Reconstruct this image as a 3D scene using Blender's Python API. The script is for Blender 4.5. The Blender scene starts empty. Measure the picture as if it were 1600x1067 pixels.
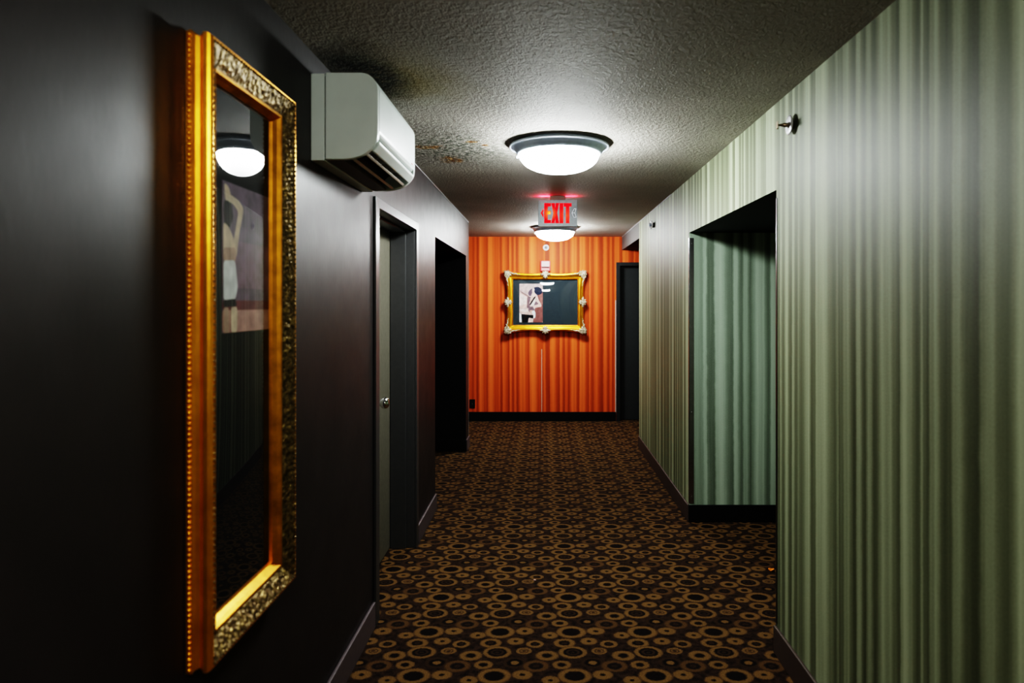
import bpy, bmesh, math, random
from mathutils import Vector, Matrix
random.seed(7)
SC = bpy.context.scene
COL = SC.collection
PI = math.pi

# ------------------------------------------------------------------ place
H = 2.44            # ceiling height
EYE = 1.548
XL, XR = -0.82, 1.033
YEND = 9.15         # orange wall across the end
YCOR = 7.50         # corridor walls stop here (cross passage beyond)
YB = -4.2           # wall behind the photographer
ATOP = 2.055        # alcove head height

# ------------------------------------------------------------------ helpers
def link(name, me, mats, parent=None):
    o = bpy.data.objects.new(name, me)
    COL.objects.link(o)
    if mats is not None:
        for m in (mats if isinstance(mats, (list, tuple)) else [mats]):
            me.materials.append(m)
    if parent:
        o.parent = parent
    return o

def tag(o, label=None, cat=None, group=None, kind=None):
    if label: o['label'] = label
    if cat: o['category'] = cat
    if group: o['group'] = group
    if kind: o['kind'] = kind
    return o

def empty(name, loc=(0, 0, 0), rot=(0, 0, 0), **k):
    o = bpy.data.objects.new(name, None)
    COL.objects.link(o)
    o.location = loc; o.rotation_euler = rot
    o.empty_display_size = 0.05
    return tag(o, **k)

def copy_tree(o, parent=None):
    c = o.copy(); COL.objects.link(c)
    if parent: c.parent = parent
    for ch in list(o.children):
        copy_tree(ch, c)
    return c

class MB:
    """collects shapes into one mesh"""
    def __init__(s): s.bm = bmesh.new()
    def box(s, x0, x1, y0, y1, z0, z1, mi=0):
        v = [s.bm.verts.new(p) for p in ((x0,y0,z0),(x1,y0,z0),(x1,y1,z0),(x0,y1,z0),(x0,y0,z1),(x1,y0,z1),(x1,y1,z1),(x0,y1,z1))]
        fs = [(0,3,2,1),(4,5,6,7),(0,1,5,4),(1,2,6,5),(2,3,7,6),(3,0,4,7)]
        out = []
        for f in fs:
            fc = s.bm.faces.new([v[i] for i in f]); fc.material_index = mi; out.append(fc)
        return out
    def prism(s, pts, axis, a, b, mi=0, smooth=False):
        """polygon pts (2D) extruded along axis from a to b. axis 'y': pts=(x,z); 'x': pts=(y,z); 'z': pts=(x,y)"""
        def P(p, t):
            return {'y': (p[0], t, p[1]), 'x': (t, p[0], p[1]), 'z': (p[0], p[1], t)}[axis]
        A = [s.bm.verts.new(P(p, a)) for p in pts]; B = [s.bm.verts.new(P(p, b)) for p in pts]
        n = len(pts); fs = []
        fs.append(s.bm.faces.new(A)); fs.append(s.bm.faces.new(B[::-1]))
        for i in range(n):
            f = s.bm.faces.new((A[i], B[i], B[(i+1) % n], A[(i+1) % n])); f.smooth = smooth; fs.append(f)
        for f in fs: f.material_index = mi
        return fs
    def lathe(s, prof, n=48, M=None, mi=0, close=False):
        """prof (r,h) spun around local z"""
        M = M or Matrix()
        rings = []
        for r, h in prof:
            if r < 1e-6: rings.append([s.bm.verts.new(M @ Vector((0, 0, h)))])
            else: rings.append([s.bm.verts.new(M @ Vector((r*math.cos(2*PI*k/n), r*math.sin(2*PI*k/n), h))) for k in range(n)])
        for A, B in zip(rings, rings[1:]):
            for k in range(n):
                k2 = (k+1) % n
                if len(A) == 1 and len(B) == 1: continue
                if len(A) == 1: f = s.bm.faces.new((A[0], B[k2], B[k]))
                elif len(B) == 1: f = s.bm.faces.new((A[k], A[k2], B[0]))
                else: f = s.bm.faces.new((A[k], A[k2], B[k2], B[k]))
                f.smooth = True; f.material_index = mi
    def ball(s, c, r, sx=1, sy=1, sz=1, u=10, v=7, M=None, mi=0):
        M = (M or Matrix())
        T = Matrix.Translation(c) @ M @ Matrix.Diagonal((sx, sy, sz, 1))
        prof = [(r*math.sin(PI*i/v), -r*math.cos(PI*i/v)) for i in range(v+1)]
        s.lathe(prof, u, T, mi)
    def grid(s, fn, nu, nv, wrap_u=False, mi=0, smooth=True):
        V = [[s.bm.verts.new(fn(i, j)) for j in range(nv)] for i in range(nu)]
        for i in range(nu if wrap_u else nu-1):
            for j in range(nv-1):
                i2 = (i+1) % nu
                f = s.bm.faces.new((V[i][j], V[i2][j], V[i2][j+1], V[i][j+1])); f.smooth = smooth; f.material_index = mi
    def poly(s, pts, mi=0):
        f = s.bm.faces.new([s.bm.verts.new(p) for p in pts]); f.material_index = mi; return f
    def done(s, name, mats, parent=None, bevel=0, seg=2, fix=True, angle=35):
        if fix: bmesh.ops.recalc_face_normals(s.bm, faces=s.bm.faces)
        me = bpy.data.meshes.new(name); s.bm.to_mesh(me); s.bm.free()
        o = link(name, me, mats, parent)
        if bevel:
            m = o.modifiers.new('bevel', 'BEVEL'); m.width = bevel; m.segments = seg; m.limit_method = 'ANGLE'; m.angle_limit = math.radians(angle)
            m.harden_normals = False
        return o

def rounded(pts, r, n=5):
    """round the corners of a 2-D polygon; r per corner or one radius"""
    out = []; N = len(pts)
    for i, p in enumerate(pts):
        rr = r[i] if isinstance(r, (list, tuple)) else r
        p = Vector(p); a = Vector(pts[i-1]); b = Vector(pts[(i+1) % N])
        if rr <= 0: out.append(tuple(p)); continue
        u = (a-p); w = (b-p); d = min(rr, u.length*.49, w.length*.49)
        A = p+u.normalized()*d; B = p+w.normalized()*d
        for k in range(n+1):
            t = k/n
            out.append(tuple((1-t)**2*A + 2*t*(1-t)*p + t*t*B))
    return out

# ------------------------------------------------------------------ node helpers
def newmat(name):
    m = bpy.data.materials.new(name); m.use_nodes = True
    nt = m.node_tree; nt.nodes.clear()
    out = nt.nodes.new('ShaderNodeOutputMaterial'); b = nt.nodes.new('ShaderNodeBsdfPrincipled')
    nt.links.new(b.outputs[0], out.inputs[0])
    return m, nt, b
class NT:
    def __init__(s, nt): s.nt = nt
    def n(s, typ, ins=None, **props):
        nd = s.nt.nodes.new(typ)
        for k, v in props.items(): setattr(nd, k, v)
        for k, v in (ins or {}).items():
            if isinstance(v, bpy.types.NodeSocket): s.nt.links.new(v, nd.inputs[k])
            else: nd.inputs[k].default_value = v
        return nd
    def math(s, op, a, b=0.0, c=0.0, clamp=False):
        nd = s.n('ShaderNodeMath', {0: a, 1: b, 2: c}, operation=op); nd.use_clamp = clamp
        return nd.outputs[0]
    def noise(s, vec, scale, detail=2, rough=.5, dim='3D'):
        return s.n('ShaderNodeTexNoise', {'Vector': vec, 'Scale': scale, 'Detail': detail, 'Roughness': rough}, noise_dimensions=dim).outputs[0]
    def ramp(s, fac, stops, interp='LINEAR'):
        nd = s.n('ShaderNodeValToRGB', {0: fac}); cr = nd.color_ramp; cr.interpolation = interp
        while len(cr.elements) < len(stops): cr.elements.new(.5)
        for e, (p, c) in zip(cr.elements, stops):
            e.position = p
            e.color = (c, c, c, 1) if isinstance(c, (int, float)) else (*c[:3], c[3] if len(c) > 3 else 1)
        return nd
    def mix(s, fac, a, b, mode='MIX'):
        nd = s.n('ShaderNodeMix', data_type='RGBA', blend_type=mode)
        for key, v in ((0, fac), (6, a), (7, b)):
            if isinstance(v, bpy.types.NodeSocket): s.nt.links.new(v, nd.inputs[key])
            elif key == 0: nd.inputs[0].default_value = v
            else: nd.inputs[key].default_value = (*v, 1) if len(v) == 3 else v
        return nd.outputs[2]
    def bump(s, h, strength, dist):
        return s.n('ShaderNodeBump', {'Height': h, 'Strength': strength, 'Distance': dist}).outputs[0]
    def link(s, a, b): s.nt.links.new(a, b)

def simple(name, col, rough=.5, metal=0, spec=.5, noise=0, nscale=40, bump=0, bscale=200, coat=0):
    m, nt, b = newmat(name); N = NT(nt)
    g = N.n('ShaderNodeTexCoord').outputs['Object']
    b.inputs['Roughness'].default_value = rough; b.inputs['Metallic'].default_value = metal
    b.inputs['Specular IOR Level'].default_value = spec
    b.inputs['Coat Weight'].default_value = coat
    f = N.noise(g, nscale, 3)
    k = noise if noise else .06
    lo = tuple(c*(1-k) for c in col); hi = tuple(min(1, c*(1+k)) for c in col)
    N.link(N.ramp(f, [(.3, lo), (.7, hi)]).outputs[0], b.inputs['Base Color'])
    if bump:
        N.link(N.bump(N.noise(g, bscale, 2), bump, .002), b.inputs['Normal'])
    return m

def emit(name, col, strength):
    m = bpy.data.materials.new(name); m.use_nodes = True; nt = m.node_tree; nt.nodes.clear()
    out = nt.nodes.new('ShaderNodeOutputMaterial'); e = nt.nodes.new('ShaderNodeEmission')
    e.inputs[0].default_value = (*col, 1); e.inputs[1].default_value = strength
    nt.links.new(e.outputs[0], out.inputs[0]); return m

# ------------------------------------------------------------------ surface materials
def wallpaper(name, light, mid, dark, seams=(), off=0.0, spec=.35, rough=.55, roughedge=1.0):
    """printed pleated-drape wallpaper: irregular soft folds with crisp lit edges"""
    m, nt, b = newmat(name); N = NT(nt)
    geo = N.n('ShaderNodeNewGeometry')
    P = N.n('ShaderNodeSeparateXYZ', {0: geo.outputs['Position']})
    Nn = N.n('ShaderNodeSeparateXYZ', {0: geo.outputs['True Normal']})
    ax = N.math('ABSOLUTE', Nn.outputs[0]); ay = N.math('ABSOLUTE', Nn.outputs[1])
    u = N.math('SUBTRACT', N.math('MULTIPLY', P.outputs[0], ay), N.math('MULTIPLY', P.outputs[1], ax))
    u = N.math('ADD', u, off)
    z = P.outputs[2]
    # slow stretch so that repeats are not identical
    w1 = N.noise(N.n('ShaderNodeCombineXYZ', {0: u, 1: 0.0, 2: N.math('MULTIPLY', z, .02)}).outputs[0], 1.5, 1)
    u1 = N.math('ADD', u, N.math('MULTIPLY', w1, .34))
    # ragged edges
    v2 = N.n('ShaderNodeCombineXYZ', {0: N.math('MULTIPLY', u, 8.0), 1: 0.0, 2: N.math('MULTIPLY', z, 13.0)}).outputs[0]
    rag = N.math('SUBTRACT', N.noise(v2, 1.0, 4, .6), .5)
    v3 = N.n('ShaderNodeCombineXYZ', {0: N.math('MULTIPLY', u, 5.0), 1: 3.3, 2: N.math('MULTIPLY', z, 1.1)}).outputs[0]
    rag2 = N.math('SUBTRACT', N.noise(v3, 1.0, 2), .5)
    u2 = N.math('ADD', u1, N.math('ADD', N.math('MULTIPLY', rag, .010*roughedge), N.math('MULTIPLY', rag2, .010)))
    f1 = N.math('FRACT', N.math('DIVIDE', u2, .60))
    r1 = N.ramp(f1, [(0, .30), (.03, .62), (.055, .92), (.13, .82), (.165, .36), (.235, .26), (.245, .88), (.30, 1.0), (.36, .86), (.40, .42),
                     (.47, .30), (.485, .66), (.50, .72), (.512, .28), (.56, .20), (.575, .72), (.63, .78), (.67, .36), (.74, .18), (.755, .64),
                     (.79, .70), (.83, .34), (.865, .14), (.88, .56), (.93, .60), (.965, .22), (1, .30)]).outputs[0]
    # second, finer pleating that only partly shows
    f2 = N.math('FRACT', N.math('DIVIDE', N.math('ADD', u2, N.math('MULTIPLY', w1, .2)), .233))
    r2 = N.ramp(f2, [(0, .2), (.06, .75), (.2, .85), (.28, .4), (.42, .3), (.45, .9), (.55, .7), (.62, .3), (.7, .25), (.72, .65), (.86, .6), (.93, .15), (1, .2)]).outputs[0]
    v = N.math('ADD', N.math('MULTIPLY', r1, .70), N.math('MULTIPLY', r2, .30))
    # long vertical fibre and grain
    v4 = N.n('ShaderNodeCombineXYZ', {0: N.math('MULTIPLY', u, 70.0), 1: 1.0, 2: N.math('MULTIPLY', z, 1.5)}).outputs[0]
    fib = N.math('SUBTRACT', N.noise(v4, 1.0, 3), .5)
    v5 = N.n('ShaderNodeCombineXYZ', {0: u, 1: 2.0, 2: z}).outputs[0]
    gr = N.math('SUBTRACT', N.noise(v5, 160.0, 2), .5)
    v = N.math('ADD', v, N.math('ADD', N.math('MULTIPLY', fib, .26), N.math('MULTIPLY', gr, .22)), clamp=True)
    c = N.ramp(v, [(.10, dark), (.48, mid), (.92, light)]).outputs[0]
    for su, sz0, sz1, w in seams:       # pale open paper seams
        d = N.math('LESS_THAN', N.math('ABSOLUTE', N.math('SUBTRACT', N.math('SUBTRACT', u, off), su)), w)
        k = N.math('MULTIPLY', d, N.math('MULTIPLY', N.math('GREATER_THAN', z, sz0), N.math('LESS_THAN', z, sz1)))
        c = N.mix(k, c, (.62, .5, .45))
    N.link(c, b.inputs['Base Color'])
    b.inputs['Roughness'].default_value = rough; b.inputs['Specular IOR Level'].default_value = spec
    N.link(N.bump(N.noise(v5, 90.0, 3), .12, .002), b.inputs['Normal'])
    return m

M_green = wallpaper('green_drape_wallpaper', (.415, .462, .315), (.18, .203, .128), (.062, .070, .038), off=.17, spec=.4, rough=.55)
M_green_lit = wallpaper('lit_green_drape_wallpaper', (.50, .60, .49), (.26, .325, .255), (.095, .122, .088), off=.17, spec=.4, rough=.55)  # same paper on the alcove reveal, its cooler direct light put into the colour
M_orange = wallpaper('orange_drape_wallpaper', (.92, .205, .050), (.58, .092, .016), (.25, .034, .007), seams=((-.03, .10, .95, .004), (.948, .10, 1.6, .006)), off=1.31, spec=.3)

def m_ceiling():
    m, nt, b = newmat('stained_textured_ceiling'); N = NT(nt)
    pos = N.n('ShaderNodeNewGeometry').outputs['Position']
    base = N.ramp(N.noise(pos, 2.0, 4), [(.3, (.36, .34, .30)), (.7, (.43, .405, .365))]).outputs[0]
    def blob(cx, cy, rx, ry, soft=.5, warp=.5, ns=4):
        mp = N.n('ShaderNodeMapping', {'Vector': pos, 'Location': (-cx/rx, -cy/ry, 0), 'Scale': (1/rx, 1/ry, 0)}).outputs[0]
        d = N.n('ShaderNodeVectorMath', {0: mp}, operation='LENGTH').outputs['Value']
        d = N.math('ADD', d, N.math('MULTIPLY', N.math('SUBTRACT', N.noise(pos, ns, 4, .6), .5), warp*2))
        return N.ramp(d, [(max(0, 1-soft), 1.0), (1.0, 0.0)]).outputs[0]
    # yellow-brown water stain spreading from above the air conditioner
    y = blob(-.58, 2.72, .34, .46, .75, .45, 3)
    c = N.mix(N.math('MULTIPLY', y, .85), base, (.20, .155, .04))
    dk = blob(-.70, 2.72, .20, .42, .6, .4, 6)
    dkn = N.math('MULTIPLY', dk, N.ramp(N.noise(pos, 28, 4, .7), [(.30, .55), (.55, 1.0)]).outputs[0])
    c = N.mix(N.math('MULTIPLY', dkn, .95), c, (.022, .028, .018))
    # speckled mould
    mo = blob(-.50, 3.98, .55, .62, .75, .3, 5)
    sp = N.ramp(N.noise(pos, 34, 5, .75), [(.46, 0.0), (.52, 1.0)]).outputs[0]
    c = N.mix(N.math('MULTIPLY', N.math('MULTIPLY', mo, sp), .92), c, (.03, .036, .03))
    sp2 = N.ramp(N.noise(pos, 16, 4, .7), [(.42, 0.0), (.62, 1.0)]).outputs[0]
    c = N.mix(N.math('MULTIPLY', N.math('MULTIPLY', mo, sp2), .55), c, (.12, .13, .10))
    # peeling rust patches
    for cx, cy, rx, ry in ((-.655, 3.93, .11, .06), (-.575, 4.28, .085, .11), (-.40, 3.80, .05, .03), (-.33, 3.88, .035, .03)):
        ru = blob(cx, cy, rx, ry, .5, .8, 18)
        rn = N.ramp(N.noise(pos, 30, 3, .7), [(.42, 0.0), (.5, 1.0)]).outputs[0]
        rc = N.ramp(N.noise(pos, 55, 2), [(.35, (.05, .022, .008)), (.52, (.20, .095, .025)), (.68, (.52, .36, .16))]).outputs[0]
        c = N.mix(N.math('MULTIPLY', ru, rn), c, rc)
    N.link(c, b.inputs['Base Color'])
    b.inputs['Roughness'].default_value = .72; b.inputs['Specular IOR Level'].default_value = .3
    h = N.math('ADD', N.noise(pos, 48, 4, .6), N.math('MULTIPLY', N.noise(pos, 150, 2), .5))
    N.link(N.bump(h, 1.0, .011), b.inputs['Normal'])
    return m
M_ceil = m_ceiling()

def m_carpet():
    m, nt, b = newmat('ringed_carpet'); N = NT(nt)
    pos = N.n('ShaderNodeNewGeometry').outputs['Position']
    jit = N.n('ShaderNodeTexNoise', {'Vector': pos, 'Scale': 120.0, 'Detail': 2}).outputs['Color']
    p = N.n('ShaderNodeVectorMath', {0: jit, 1: (.5, .5, .5)}, operation='SUBTRACT').outputs[0]
    p = N.n('ShaderNodeVectorMath', {0: p, 1: (.016, .016, 0)}, operation='MULTIPLY').outputs[0]
    p = N.n('ShaderNodeVectorMath', {0: pos, 1: p}, operation='ADD').outputs[0]
    p = N.n('ShaderNodeVectorMath', {0: p, 1: (1, 1, 0)}, operation='MULTIPLY').outputs[0]
    PX, PY = .336, .386
    g = (.165, .100, .040); g2 = (.098, .057, .025); k = (.006, .005, .006); k2 = (.018, .013, .012); br = (.042, .025, .015)
    types = {
      'A': [(0, k), (.52, k), (.64, g), (.84, g), (.93, g2), (1, br)],
      'B': [(0, k2), (.10, br), (.16, k), (.26, k), (.32, br), (.42, br), (.48, k), (.60, k), (.68, g), (.86, g), (1, br)],
      'm': [(0, k), (.34, k), (.52, g), (.82, g), (1, br)],
      'd': [(0, k), (.18, k), (.32, g), (.78, g), (1, br)],
      'r': [(0, k2), (.2, br), (.28, k), (.44, k), (.56, g), (.84, g), (1, br)],
      'f': [(0, br), (.20, br), (.32, g), (.44, g2), (.54, br), (.64, g), (.88, g), (1, br)],
      'h': [(0, g), (.28, g), (.38, k), (.58, k), (.70, br), (.90, br), (1, k2)],
      'L': [(0, k2), (.18, br), (.28, k), (.50, k2), (.58, g2), (.84, g2), (1, br)],
    }
    # (crop x, crop y, type, diameter) read off the photograph's floor, unprojected onto the floor
    L = [(765,785,'d',.085),(510,808,'d',.075),(715,840,'d',.078),(820,855,'r',.078),(580,850,'r',.096),(760,893,'f',.068),
         (885,918,'m',.098),(710,957,'h',.10),(825,975,'L',.108),(965,968,'m',.080),(615,900,'B',.122),(630,790,'A',.136)]
    c = None
    col = N.ramp(N.noise(pos, 38, 3), [(.35, (.010, .007, .006)), (.65, (.046, .028, .020))]).outputs[0]
    for zx, zy, t, d in L:
        px = 600+zx*400/1390; py = 760+zy*400/1390
        Y = 1080*EYE/(py-475); X = (px-850)/1080*Y
        q = N.n('ShaderNodeVectorMath', {0: p, 1: (X, Y, 0)}, operation='SUBTRACT').outputs[0]
        w = N.n('ShaderNodeVectorMath', {0: q, 1: (PX/2, PY/2, 1), 2: (-PX/2, -PY/2, -1)}, operation='WRAP').outputs[0]
        w = N.n('ShaderNodeVectorMath', {0: w, 1: (1, 1.17, 1)}, operation='MULTIPLY').outputs[0]      # rings woven slightly oval
        ln = N.n('ShaderNodeVectorMath', {0: w}, operation='LENGTH').outputs['Value']
        f = N.math('DIVIDE', ln, d*1.10/2)
        rc = N.ramp(f, types[t]).outputs[0]
        a = N.ramp(f, [(0, 1.0), (.97, 1.0), (1.0, 0.0)]).outputs[0]
        col = N.mix(a, col, rc)
    tuft = N.ramp(N.noise(pos, 260, 2), [(.3, .45), (.7, 1.35)]).outputs[0]
    col = N.mix(1.0, col, tuft, 'MULTIPLY')
    N.link(col, b.inputs['Base Color'])
    b.inputs['Roughness'].default_value = .95; b.inputs['Specular IOR Level'].default_value = .1
    b.inputs['Sheen Weight'].default_value = .08
    b.inputs['Sheen Tint'].default_value = (.9, .6, .4, 1)
    N.link(N.bump(N.noise(pos, 220, 2), .6, .004), b.inputs['Normal'])
    return m
M_carpet = m_carpet()

def m_dark_wall():
    m, nt, b = newmat('dark_satin_wall'); N = NT(nt)
    pos = N.n('ShaderNodeNewGeometry').outputs['Position']
    c = N.ramp(N.noise(pos, 5, 4), [(.3, (.027, .0225, .0225)), (.7, (.034, .028, .028))]).outputs[0]
    N.link(c, b.inputs['Base Color'])
    r = N.ramp(N.noise(pos, 9, 3), [(.3, .43), (.7, .48)]).outputs[0]
    N.link(r, b.inputs['Roughness']); b.inputs['Specular IOR Level'].default_value = .44
    mp = N.n('ShaderNodeMapping', {'Vector': pos, 'Rotation': (.6, 0, 0), 'Scale': (1, 1, .45)}).outputs[0]
    N.link(N.bump(N.noise(mp, 55, 3), .12, .003), b.inputs['Normal'])
    return m
M_dark = m_dark_wall()
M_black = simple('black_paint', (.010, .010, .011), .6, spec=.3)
M_base_l = simple('dark_purple_baseboard', (.115, .092, .098), .5)
M_base_r = simple('dark_brown_baseboard', (.085, .062, .052), .5)
M_base_k = simple('black_baseboard', (.009, .009, .010), .5, spec=.3)
M_casing = simple('dark_satin_door_frame', (.058, .058, .060), .34, spec=.7)
M_leaf = simple('olive_grey_door', (.16, .15, .12), .42, noise=.1)
M_leaf2 = simple('charcoal_door', (.030, .033, .034), .5)
M_casing2 = simple('charcoal_door_frame', (.022, .023, .024), .45)
M_chrome = simple('polished_chrome', (.75, .76, .78), .12, 1)
M_steel = simple('polished_corner_metal', (.42, .42, .45), .27, 1)
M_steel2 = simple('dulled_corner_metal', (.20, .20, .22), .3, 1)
M_nickel = simple('brushed_nickel', (.48, .54, .62), .38, .6)
M_ac = simple('aged_white_plastic', (.70, .78, .76), .32, noise=.04, nscale=8)
M_ac2 = simple('warm_grey_plastic', (.50, .48, .43), .35)
M_ac_dark = simple('black_plastic', (.010, .010, .010), .5)
M_alu = simple('brushed_aluminium', (.15, .165, .172), .45, .35, noise=.1)
M_red = simple('red_plastic', (.62, .035, .04), .35)
M_pink = simple('frosted_strobe_lens', (.85, .62, .62), .25)
M_white = simple('white_enamel', (.82, .82, .84), .3)
M_gold = simple('gold_leaf', (.92, .39, .032), .30, .85, noise=.18, nscale=14, bump=.12, bscale=90)
M_gold2 = simple('aged_gold_leaf', (.66, .29, .028), .34, .85, noise=.3, nscale=20, bump=.15)
M_scrap = simple('orange_paper', (.75, .24, .02), .6)
M_satin = simple('satin_white_metal', (.68, .68, .70), .35, .25)
M_sprk = simple('sprinkler_brass', (.30, .24, .17), .3, .9)

def m_ornate():
    m, nt, b = newmat('textured_bronze_gold'); N = NT(nt)
    pos = N.n('ShaderNodeTexCoord').outputs['Object']
    v = N.n('ShaderNodeTexVoronoi', {'Vector': pos, 'Scale': 75.0}, feature='SMOOTH_F1').outputs['Distance']
    n = N.noise(pos, 55, 4, .65)
    c = N.ramp(n, [(.30, (.11, .080, .038)), (.50, (.24, .17, .075)), (.62, (.40, .29, .12)), (.72, (.85, .62, .22))]).outputs[0]
    N.link(c, b.inputs['Base Color'])
    b.inputs['Metallic'].default_value = .75; b.inputs['Roughness'].default_value = .36
    N.link(N.bump(N.math('ADD', v, n), 1.0, .007), b.inputs['Normal'])
    return m
M_ornate = m_ornate()

def m_silver():
    m, nt, b = newmat('antique_silver_leaf'); N = NT(nt)
    pos = N.n('ShaderNodeTexCoord').outputs['Object']
    n = N.noise(pos, 70, 4, .65)
    c = N.ramp(n, [(.32, (.05, .035, .02)), (.44, (.40, .33, .22)), (.62, (.74, .66, .52))]).outputs[0]
    N.link(c, b.inputs['Base Color']); b.inputs['Metallic'].default_value = .35; b.inputs['Roughness'].default_value = .4
    N.link(N.bump(n, .8, .006), b.inputs['Normal'])
    return m
M_silver = m_silver()

def m_glass(ior=1.5, tint=(.93, .95, .96)):
    m = bpy.data.materials.new('picture_glazing'); m.use_nodes = True; nt = m.node_tree; nt.nodes.clear(); N = NT(nt)
    out = nt.nodes.new('ShaderNodeOutputMaterial')
    bf = N.n('ShaderNodeNewGeometry').outputs['Backfacing']          # a thin pane reflects alike from both sides
    fr = N.n('ShaderNodeFresnel', {'IOR': N.n('ShaderNodeMapRange', {0: bf, 1: 0.0, 2: 1.0, 3: ior, 4: 1/ior}).outputs[0]}).outputs[0]
    tr = N.n('ShaderNodeBsdfTransparent', {0: (*tint, 1)}).outputs[0]
    gl = N.n('ShaderNodeBsdfGlossy', {'Color': (1, 1, 1, 1), 'Roughness': .02}).outputs[0]
    k = N.math('MULTIPLY', fr, 1.25, clamp=True)
    N.link(N.n('ShaderNodeMixShader', {0: k, 1: tr, 2: gl}).outputs[0], out.inputs[0])
    return m
M_glass = m_glass()
M_mat_glare = simple('glare_lifted_mat_board', (.040, .052, .060), .8, spec=.2)  # black board lightened to slate, standing for glare on the glass
FLAT = {}
def flat(rgb):
    if rgb not in FLAT:
        FLAT[rgb] = simple('print_ink_%d' % len(FLAT), tuple(min(.92, c*1.1) for c in rgb), .7, spec=.2, noise=.22, nscale=26)
    return FLAT[rgb]

# ------------------------------------------------------------------ SETTING
def struct(mb, name, mats, **k):
    o = mb.done(name, mats, **k); o['kind'] = 'structure'; return o

mb = MB(); mb.box(-3.2, 3.2, YB-.2, YEND+.2, -.10, 0); struct(mb, 'floor', M_carpet)
mb = MB(); mb.box(-3.2, 3.2, YB-.2, YEND+.2, H, H+.10); struct(mb, 'ceiling', M_ceil)

DY0, DY1, DTOP = 3.368, 4.400, 2.036          # rough opening of the left door (outer faces of the frame cover its edge)
LA0, LA1 = 5.209, 7.26                        # black alcove, left
RA0, RA1 = 3.073, 4.915                       # green alcove, right
ADEP = 1.0
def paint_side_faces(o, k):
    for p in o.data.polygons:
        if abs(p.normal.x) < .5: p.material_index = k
mb = MB()
for y0, y1, z0, z1 in ((YB, DY0, 0, H), (DY0, DY1, DTOP, H), (DY1, LA0, 0, H), (LA0, LA1, ATOP, H), (LA1, YCOR, 0, H)):
    mb.box(XL-ADEP, XL, y0, y1, z0, z1)
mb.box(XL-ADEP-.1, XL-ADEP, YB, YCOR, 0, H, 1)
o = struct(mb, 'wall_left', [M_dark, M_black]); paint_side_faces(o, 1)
mb = MB()
for y0, y1, z0, z1 in ((YB, RA0, 0, H), (RA0, RA1, ATOP, H), (RA1, YCOR, 0, H)):
    mb.box(XR, XR+ADEP, y0, y1, z0, z1)
mb.box(XR+ADEP, XR+ADEP+.1, RA0-.1, RA1+.1, 0, H)
mb.box(XR, XR+.35, YCOR, YEND, 2.262, H)       # header that carries the wall line on to the end wall
o = struct(mb, 'wall_right', [M_green, M_black, simple('grey_header_paint', (.13, .13, .13), .6, spec=.3), M_green_lit])
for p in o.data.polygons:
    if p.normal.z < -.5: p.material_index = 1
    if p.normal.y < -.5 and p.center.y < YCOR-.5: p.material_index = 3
    if p.center.y > YCOR+.3 and abs(p.normal.x) > .5: p.material_index = 2
# end wall, with the opening for the charcoal door
EX0, EX1, ETOP = .995, 1.90, 2.065
mb = MB()
mb.box(-3.0, EX0, YEND, YEND+.15, 0, H); mb.box(EX0, EX1, YEND, YEND+.15, ETOP, H); mb.box(EX1, 3.0, YEND, YEND+.15, 0, H)
struct(mb, 'wall_end', M_orange)
mb = MB(); mb.box(-2.0, 2.2, YB-.15, YB, 0, H); struct(mb, 'wall_behind', M_dark)
mb = MB()
mb.box(-3.1, -3.0, YCOR, YEND, 0, H); mb.box(-3.0, XL-ADEP, YCOR-.1, YCOR, 0, H)
struct(mb, 'wall_passage_left', M_dark)
mb = MB()
mb.box(3.0, 3.1, YCOR, YEND, 0, H); mb.box(XR+ADEP, 3.0, YCOR-.1, YCOR, 0, H)
struct(mb, 'wall_passage_right', M_green)

# baseboards
def board(mb, x0, x1, y0, y1, h=.122): mb.box(x0, x1, y0, y1, 0, h)
T = .014
mb = MB()
board(mb, XL, XL+T, YB, DY0-.055); board(mb, XL, XL+T, DY1+.055, LA0); board(mb, XL, XL+T, LA1, YCOR+T)
struct(mb, 'baseboard_left', M_base_l, bevel=.004)
mb = MB(); board(mb, XL-ADEP, XL+T*.3, LA1-T, LA1-.0005); board(mb, XL-ADEP, XL-ADEP+T, LA0, LA1-T)
struct(mb, 'baseboard_left_alcove', M_base_k, bevel=.004)
mb = MB(); board(mb, XR-T, XR, YB, RA0); board(mb, XR-T, XR, RA1, YCOR)
struct(mb, 'baseboard_right', M_base_r, bevel=.004)
mb = MB(); board(mb, XR-T*.5, XR+ADEP, RA1-T, RA1-.0005); board(mb, XR+ADEP-T, XR+ADEP, RA0, RA1-T); board(mb, XR, XR+ADEP, RA0, RA0+T)
struct(mb, 'baseboard_right_alcove', M_base_k, bevel=.004)
mb = MB(); board(mb, -3.0, EX0-.045, YEND-T, YEND); board(mb, EX1+.045, 3.0, YEND-T, YEND)
struct(mb, 'baseboard_end', M_base_k, bevel=.004)
# frayed pale paper edge along the top of the corridor walls
M_caulk = simple('pale_caulk', (.42, .42, .44), .6)
mb = MB(); mb.box(XL, XL+.004, 4.3, YCOR+.003, H-.007, H-.0003); mb.box(XL-.004, XL+.003, YCOR, YCOR+.003, .13, H-.007); struct(mb, 'trim_left', M_caulk)
mb = MB(); mb.box(XR-.004, XR, 5.6, YEND-.001, H-.007, H-.0003); struct(mb, 'trim_right', M_caulk)

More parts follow.
